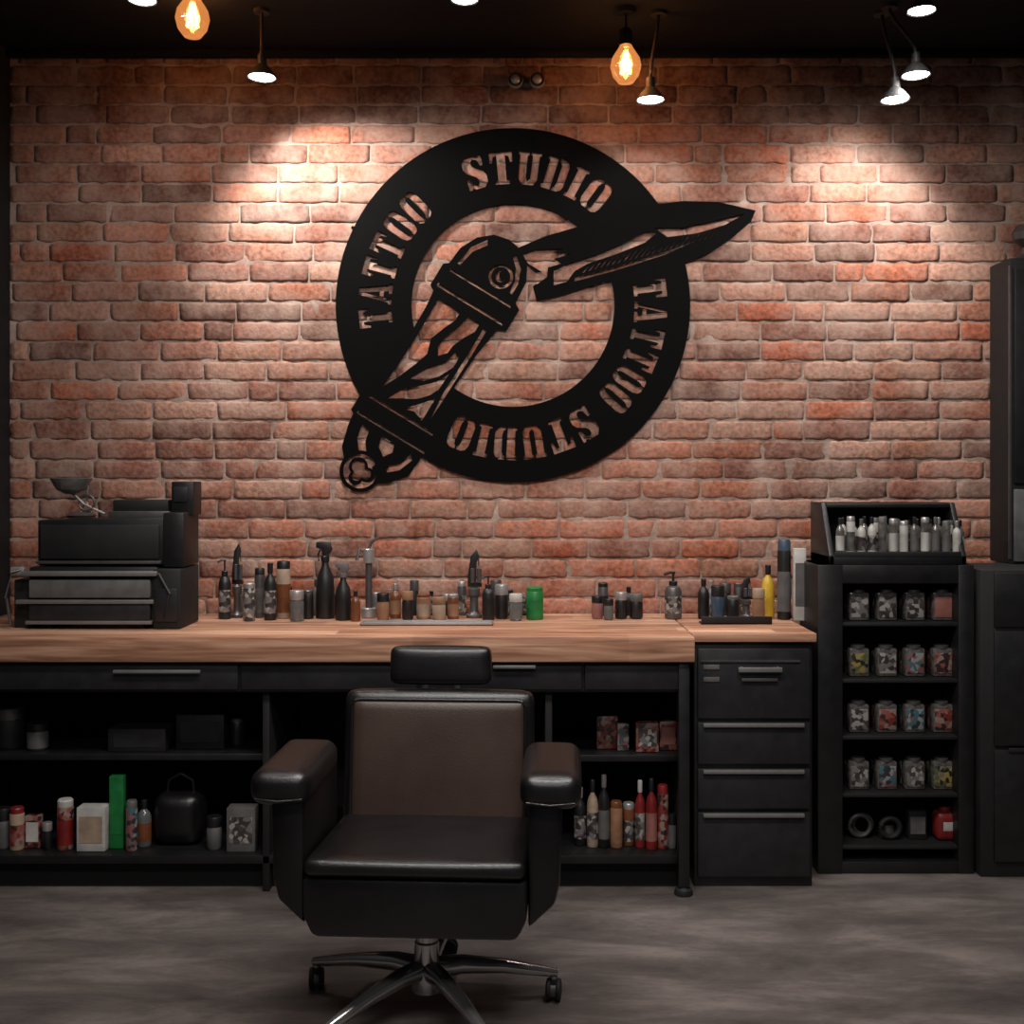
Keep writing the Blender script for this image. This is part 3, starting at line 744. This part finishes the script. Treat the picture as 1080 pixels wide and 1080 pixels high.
# ------------------------------------------------------------ barber chair
ch = empty('barber_chair', (0, 0, 0))
stilt = Matrix.Translation((0,.27,.47)) @ Matrix.Rotation(R(-4.0), 4, 'X') @ Matrix.Translation((0,-.27,-.47))
m = M()
m.pillow(-.288, .288, -.272, .27, .428, .478, LEATHER, .023, (0,.004,.012), 12, stilt)
m.done('seat_cushion', ch)
m = M()
m.prism([(-.290,.462),(-.290,.365),(-.268,.318),(-.25,.31),(.25,.31),(.268,.318),(.290,.365),(.290,.462)], 'y', -.264, .24, LEATHER, .012)
m.done('seat_base', ch)
for sg, nm in ((-1,'left'),(1,'right')):
    m = M()
    pts = [(.292*sg,.33),(.362*sg,.395),(.375*sg,.45),(.382*sg,.68),(.292*sg,.68)]
    m.prism(pts, 'y', -.235, .20, LEATHER, .014)
    m.done('side_panel_'+nm, ch)
    m = M()
    x0, x1 = sorted((.272*sg, .428*sg))
    m.pillow(x0, x1, -.275, .12, .648, .738, LEATHER, .034, (.003,.006,.005), 12)
    m.tube([(.288*sg,-.272,.668),(.350*sg,-.281,.664),(.412*sg,-.272,.668)], .003, LEATHER)
    m.done('arm_pad_'+nm, ch)
tilt = Matrix.Translation((0,.27,.44)) @ Matrix.Rotation(R(-7), 4, 'X') @ Matrix.Translation((0,-.27,-.44))
m = M()
m.pillow(-.290, .290, .235, .325, .42, .845, LEATHER, .032, (0,.006,.004), 12, tilt)
m.done('backrest_shell', ch)
m = M()
m.pillow(-.262, .262, .222, .29, .44, .815, BROWN, .018, (0,.010,0), 12, tilt)
m.done('backrest_panel', ch)
m = M(); l = []
for a, b in [(-.264,.445),(-.264,.80),(-.255,.814),(-.24,.818),(.24,.818),(.255,.814),(.264,.80),(.264,.445)]: l.append((a,.232,b))
m.tube(l, .006, LEATHER, 8, tilt); m.done('backrest_piping', ch)
m = M()
m.pillow(-.155, .155, .255, .335, .862, .978, LEATHER, .022, (.002,.006,.003), 10, tilt)
m.done('headrest', ch)
m = M()
for x in (-.05, .05): m.box(x-.012, x+.012, .29, .302, .80, .90, STEEL, .003, mx=tilt)
m.done('headrest_bracket', ch)
m = M()
m.lathe([(0,0),(.05,0),(.052,.01),(.05,.06),(.036,.075),(.034,.13),(.030,.135),(.030,.24),(0,.24)], 0, 0, .07, CHROME, 28)
m.box(-.13, .13, -.12, .12, .295, .312, BLACKM, .004)
m.lathe([(.055,0),(.055,.02),(0,.02)], 0, 0, .28, DSTEEL)
m.done('hydraulic_column', ch)
m = M(); m.tube([(.03,-.02,.285),(.10,-.06,.285),(.155,-.09,.288)], .007, STEEL); m.tube([(.12,-.07,.286),(.17,-.098,.289)], .011, BLACKM); m.done('height_lever', ch)
m = M(); cs = M()
for k in range(5):
    a = R(15+72*k); d = Vector((math.cos(a), math.sin(a), 0))
    pts = [d*.03+Vector((0,0,.125)), d*.10+Vector((0,0,.128)), d*.22+Vector((0,0,.112)), d*.33+Vector((0,0,.088)), d*.375+Vector((0,0,.078))]
    m.tube(pts, .02, CHROME, 12, rad=[.03,.026,.020,.015,.012])
    c = d*.365
    cs.cyl(c.x, c.y, .055, .085, .008, STEEL, .001)
    w = Matrix.Translation(c+Vector((0,0,.031))) @ Matrix.Rotation(a+R(70+25*k), 4, 'Z') @ Matrix.Rotation(R(90), 4, 'X')
    for off in (-.022, .006):
        cs.lathe([(0,0),(.02,0),(.029,.003),(.031,.006),(.031,.011),(.029,.014),(.02,.016),(0,.016)], 0, 0, off, RUBBER, 20, w)
    cs.lathe([(0,-.008),(.024,-.008),(.024,.008),(0,.008)], 0, 0, 0, DSTEEL, 16, w)
    cs.lathe([(.0,.012),(.014,.01),(.016,0),(.016,-.01)], c.x, c.y, .052, BLACKM)
m.done('star_base', ch); cs.done('casters', ch)
ch.location = (-.238, -1.58, 0); ch.rotation_euler = (0, 0, R(-3))

# ------------------------------------------------------------ lamps
def aimrot(frm, to): return (Vector(to)-Vector(frm)).to_track_quat('-Z', 'Y').to_euler()
def light(name, typ, loc, parent, energy, col, **kw):
    l = bpy.data.lights.new(name, typ); l.energy = energy; l.color = col
    for k, v in kw.items():
        if k != 'aim': setattr(l, k, v)
    o = bpy.data.objects.new(name, l); scene.collection.objects.link(o)
    o.parent = parent; o.location = Vector(loc)-parent.location
    if 'aim' in kw: o.rotation_euler = aimrot(loc, kw['aim'])
    return o
def spot_lamp(px, py, y, power, arm=0, sc=1., wy=.62, wx=0., size=112):
    x, _, z = W(px, py, y); e = empty('ceiling_spotlight', (x, y, ZC)); r = 15/S(y)*sc
    m = M()
    m.lathe([(r,0),(r*1.0,.006),(r*.62,r*.62),(r*.34,r*.9),(r*.3,r*1.6),(0,r*1.65)], x, y, z, BLACKM)
    m.lathe([(r*.9,.003),(r*.9,.004),(0,.004)], x, y, z, LAMPDISC)
    top = z+r*1.6; pts = []
    for i in range(9):
        t = i/8; pts.append((x+arm*(t*t*(3-2*t)), y, top-.005+(ZC-top+.002)*t))
    m.tube(pts, .007, BLACKM)
    m.lathe([(0,-.012),(.03,-.012),(.032,0),(0,0)], x+arm, y, ZC-.001, BLACKM)
    m.done('lamp_body', e)
    light('spot_beam', 'SPOT', (x, y, z-.01), e, power, (1,.96,.92), spot_size=R(size), spot_blend=.6, shadow_soft_size=.06, aim=(x+wx, y+wy, z-1.0))
    return e
spot_lamp(276, 82, -.44, 100, 0, wx=.45)
spot_lamp(686, 106, -.42, 14, .03)
spot_lamp(944, 106, -.42, 42, -.05, wx=-.2)
spot_lamp(966, 80, -.48, 32, -.10, wx=-.35)
spot_lamp(972, 12, -.75, 12, .0)
spot_lamp(150, 1, -.75, 8, .0)
spot_lamp(490, 0, -.75, 10, .0)
def bulb(px, py, y, power, sc=1.):
    x, _, z = W(px, py, y); e = empty('edison_bulb_pendant', (x, y, ZC)); r = .062*sc
    m = M(); m.lathe([(0,-r*1.15),(r*.5,-r*1.05),(r*.85,-r*.6),(r,0),(r*.9,r*.5),(r*.55,r*1.05),(r*.34,r*1.4),(r*.32,r*1.6)], x, y, z, BULB, 28); m.done('glass_bulb', e)
    m = M()
    for k in range(4):
        a = k*math.pi/2+.4; a2 = a+math.pi/4
        m.tube([(x+r*.12*math.cos(a),y+r*.12*math.sin(a),z+r*.9),(x+r*.34*math.cos(a),y+r*.34*math.sin(a),z-r*.45),(x+r*.34*math.cos(a2),y+r*.34*math.sin(a2),z-r*.45),(x+r*.12*math.cos(a2),y+r*.12*math.sin(a2),z+r*.9)], .0025, FIL, 6)
    m.done('filament', e)
    m = M(); m.lathe([(r*.3,r*1.3),(r*.42,r*1.35),(r*.42,r*2.2),(r*.3,r*2.4),(0,r*2.4)], x, y, z, BLACKM)
    m.tube([(x,y,z+r*2.3),(x,y,ZC-.001)], .004, BLACKM); m.lathe([(0,-.02),(.035,-.02),(.04,0),(0,0)], x, y, ZC-.001, BLACKM); m.done('socket_and_cord', e)
    light('bulb_glow', 'POINT', (x, y, z-r*.1), e, power, (1,.55,.25), shadow_soft_size=.03)
bulb(203, 20, -.60, 3, 1.0); bulb(660, 70, -.45, 2.5, .95)
m = M()
def arms(l, y): m.tube([W(px, py, y) for px, py in l], .008, BLACKM)
arms([(222,-12),(246,4),(272,12),(300,8)], -.36); 
m.tube([(W(276,14,-.36)),(W(276,10,-.36)[0],-.36,ZC)], .01, BLACKM)
m.done('ceiling_lamp_arm')
m = M(); arms([(640,6),(664,3),(692,8)], -.42); m.tube([W(664,3,-.42),(W(664,3,-.42)[0],-.42,ZC)], .01, BLACKM); m.done('ceiling_lamp_arm')
m = M(); x, _, z = W(555, 88, -.04)
m.box(x-.05, x+.05, -.045, -.012, z-.012, z+.012, DSTEEL, .004)
m.tube([(x-.03,-.03,z+.01),(x-.07,-.03,z+.05),(x-.09,-.03,z+.12)], .004, DSTEEL)
for dx in (-.045, .045):
    b = bmesh.new(); bmesh.ops.create_uvsphere(b, u_segments=18, v_segments=12, radius=.032)
    m.take(b, STEEL, Matrix.Translation((x+dx, -.07, z)) @ Matrix.Scale(.8, 4, (0,1,0)))
    m.torus((x+dx, -.09, z), .024, .005, BLACKM)
m.done('twin_wall_sensor')

def add_fill_panel(x, y, sx, sy, power, col=(1,.96,.92)):  # added fill light in a made-up frame, out of view on the ceiling
    e = empty('added_fill_panel', (x, y, ZC)); m = M()
    for a in [(x-sx/2-.03,x+sx/2+.03,y-sy/2-.03,y-sy/2),(x-sx/2-.03,x+sx/2+.03,y+sy/2,y+sy/2+.03),(x-sx/2-.03,x-sx/2,y-sy/2,y+sy/2),(x+sx/2,x+sx/2+.03,y-sy/2,y+sy/2)]:
        m.box(*a, ZC-.05, ZC-.001, BLACKM, .003)
    m.done('frame', e)
    light('fill_area_light', 'AREA', (x, y, ZC-.03), e, power, col, shape='RECTANGLE', size=sx, size_y=sy)
add_fill_panel(-.5, -2.3, 1.0, .5, 46); add_fill_panel(.7, -2.3, 1.0, .5, 46); add_fill_panel(0, -4.2, 2.2, .6, 55)

w = bpy.data.worlds.new('room_ambient'); scene.world = w; w.use_nodes = True
w.node_tree.nodes['Background'].inputs[0].default_value = (.75,.8,.9,1); w.node_tree.nodes['Background'].inputs[1].default_value = .12

cam = bpy.data.cameras.new('camera'); co = bpy.data.objects.new('camera', cam); scene.collection.objects.link(co)
cam.sensor_width = 36; cam.lens = 36*F/1080; cam.shift_y = (HY-540)/1080; cam.clip_start = .05
co.location = (0, -CAMD, CAMH); co.rotation_euler = (R(90), 0, 0)
scene.camera = co
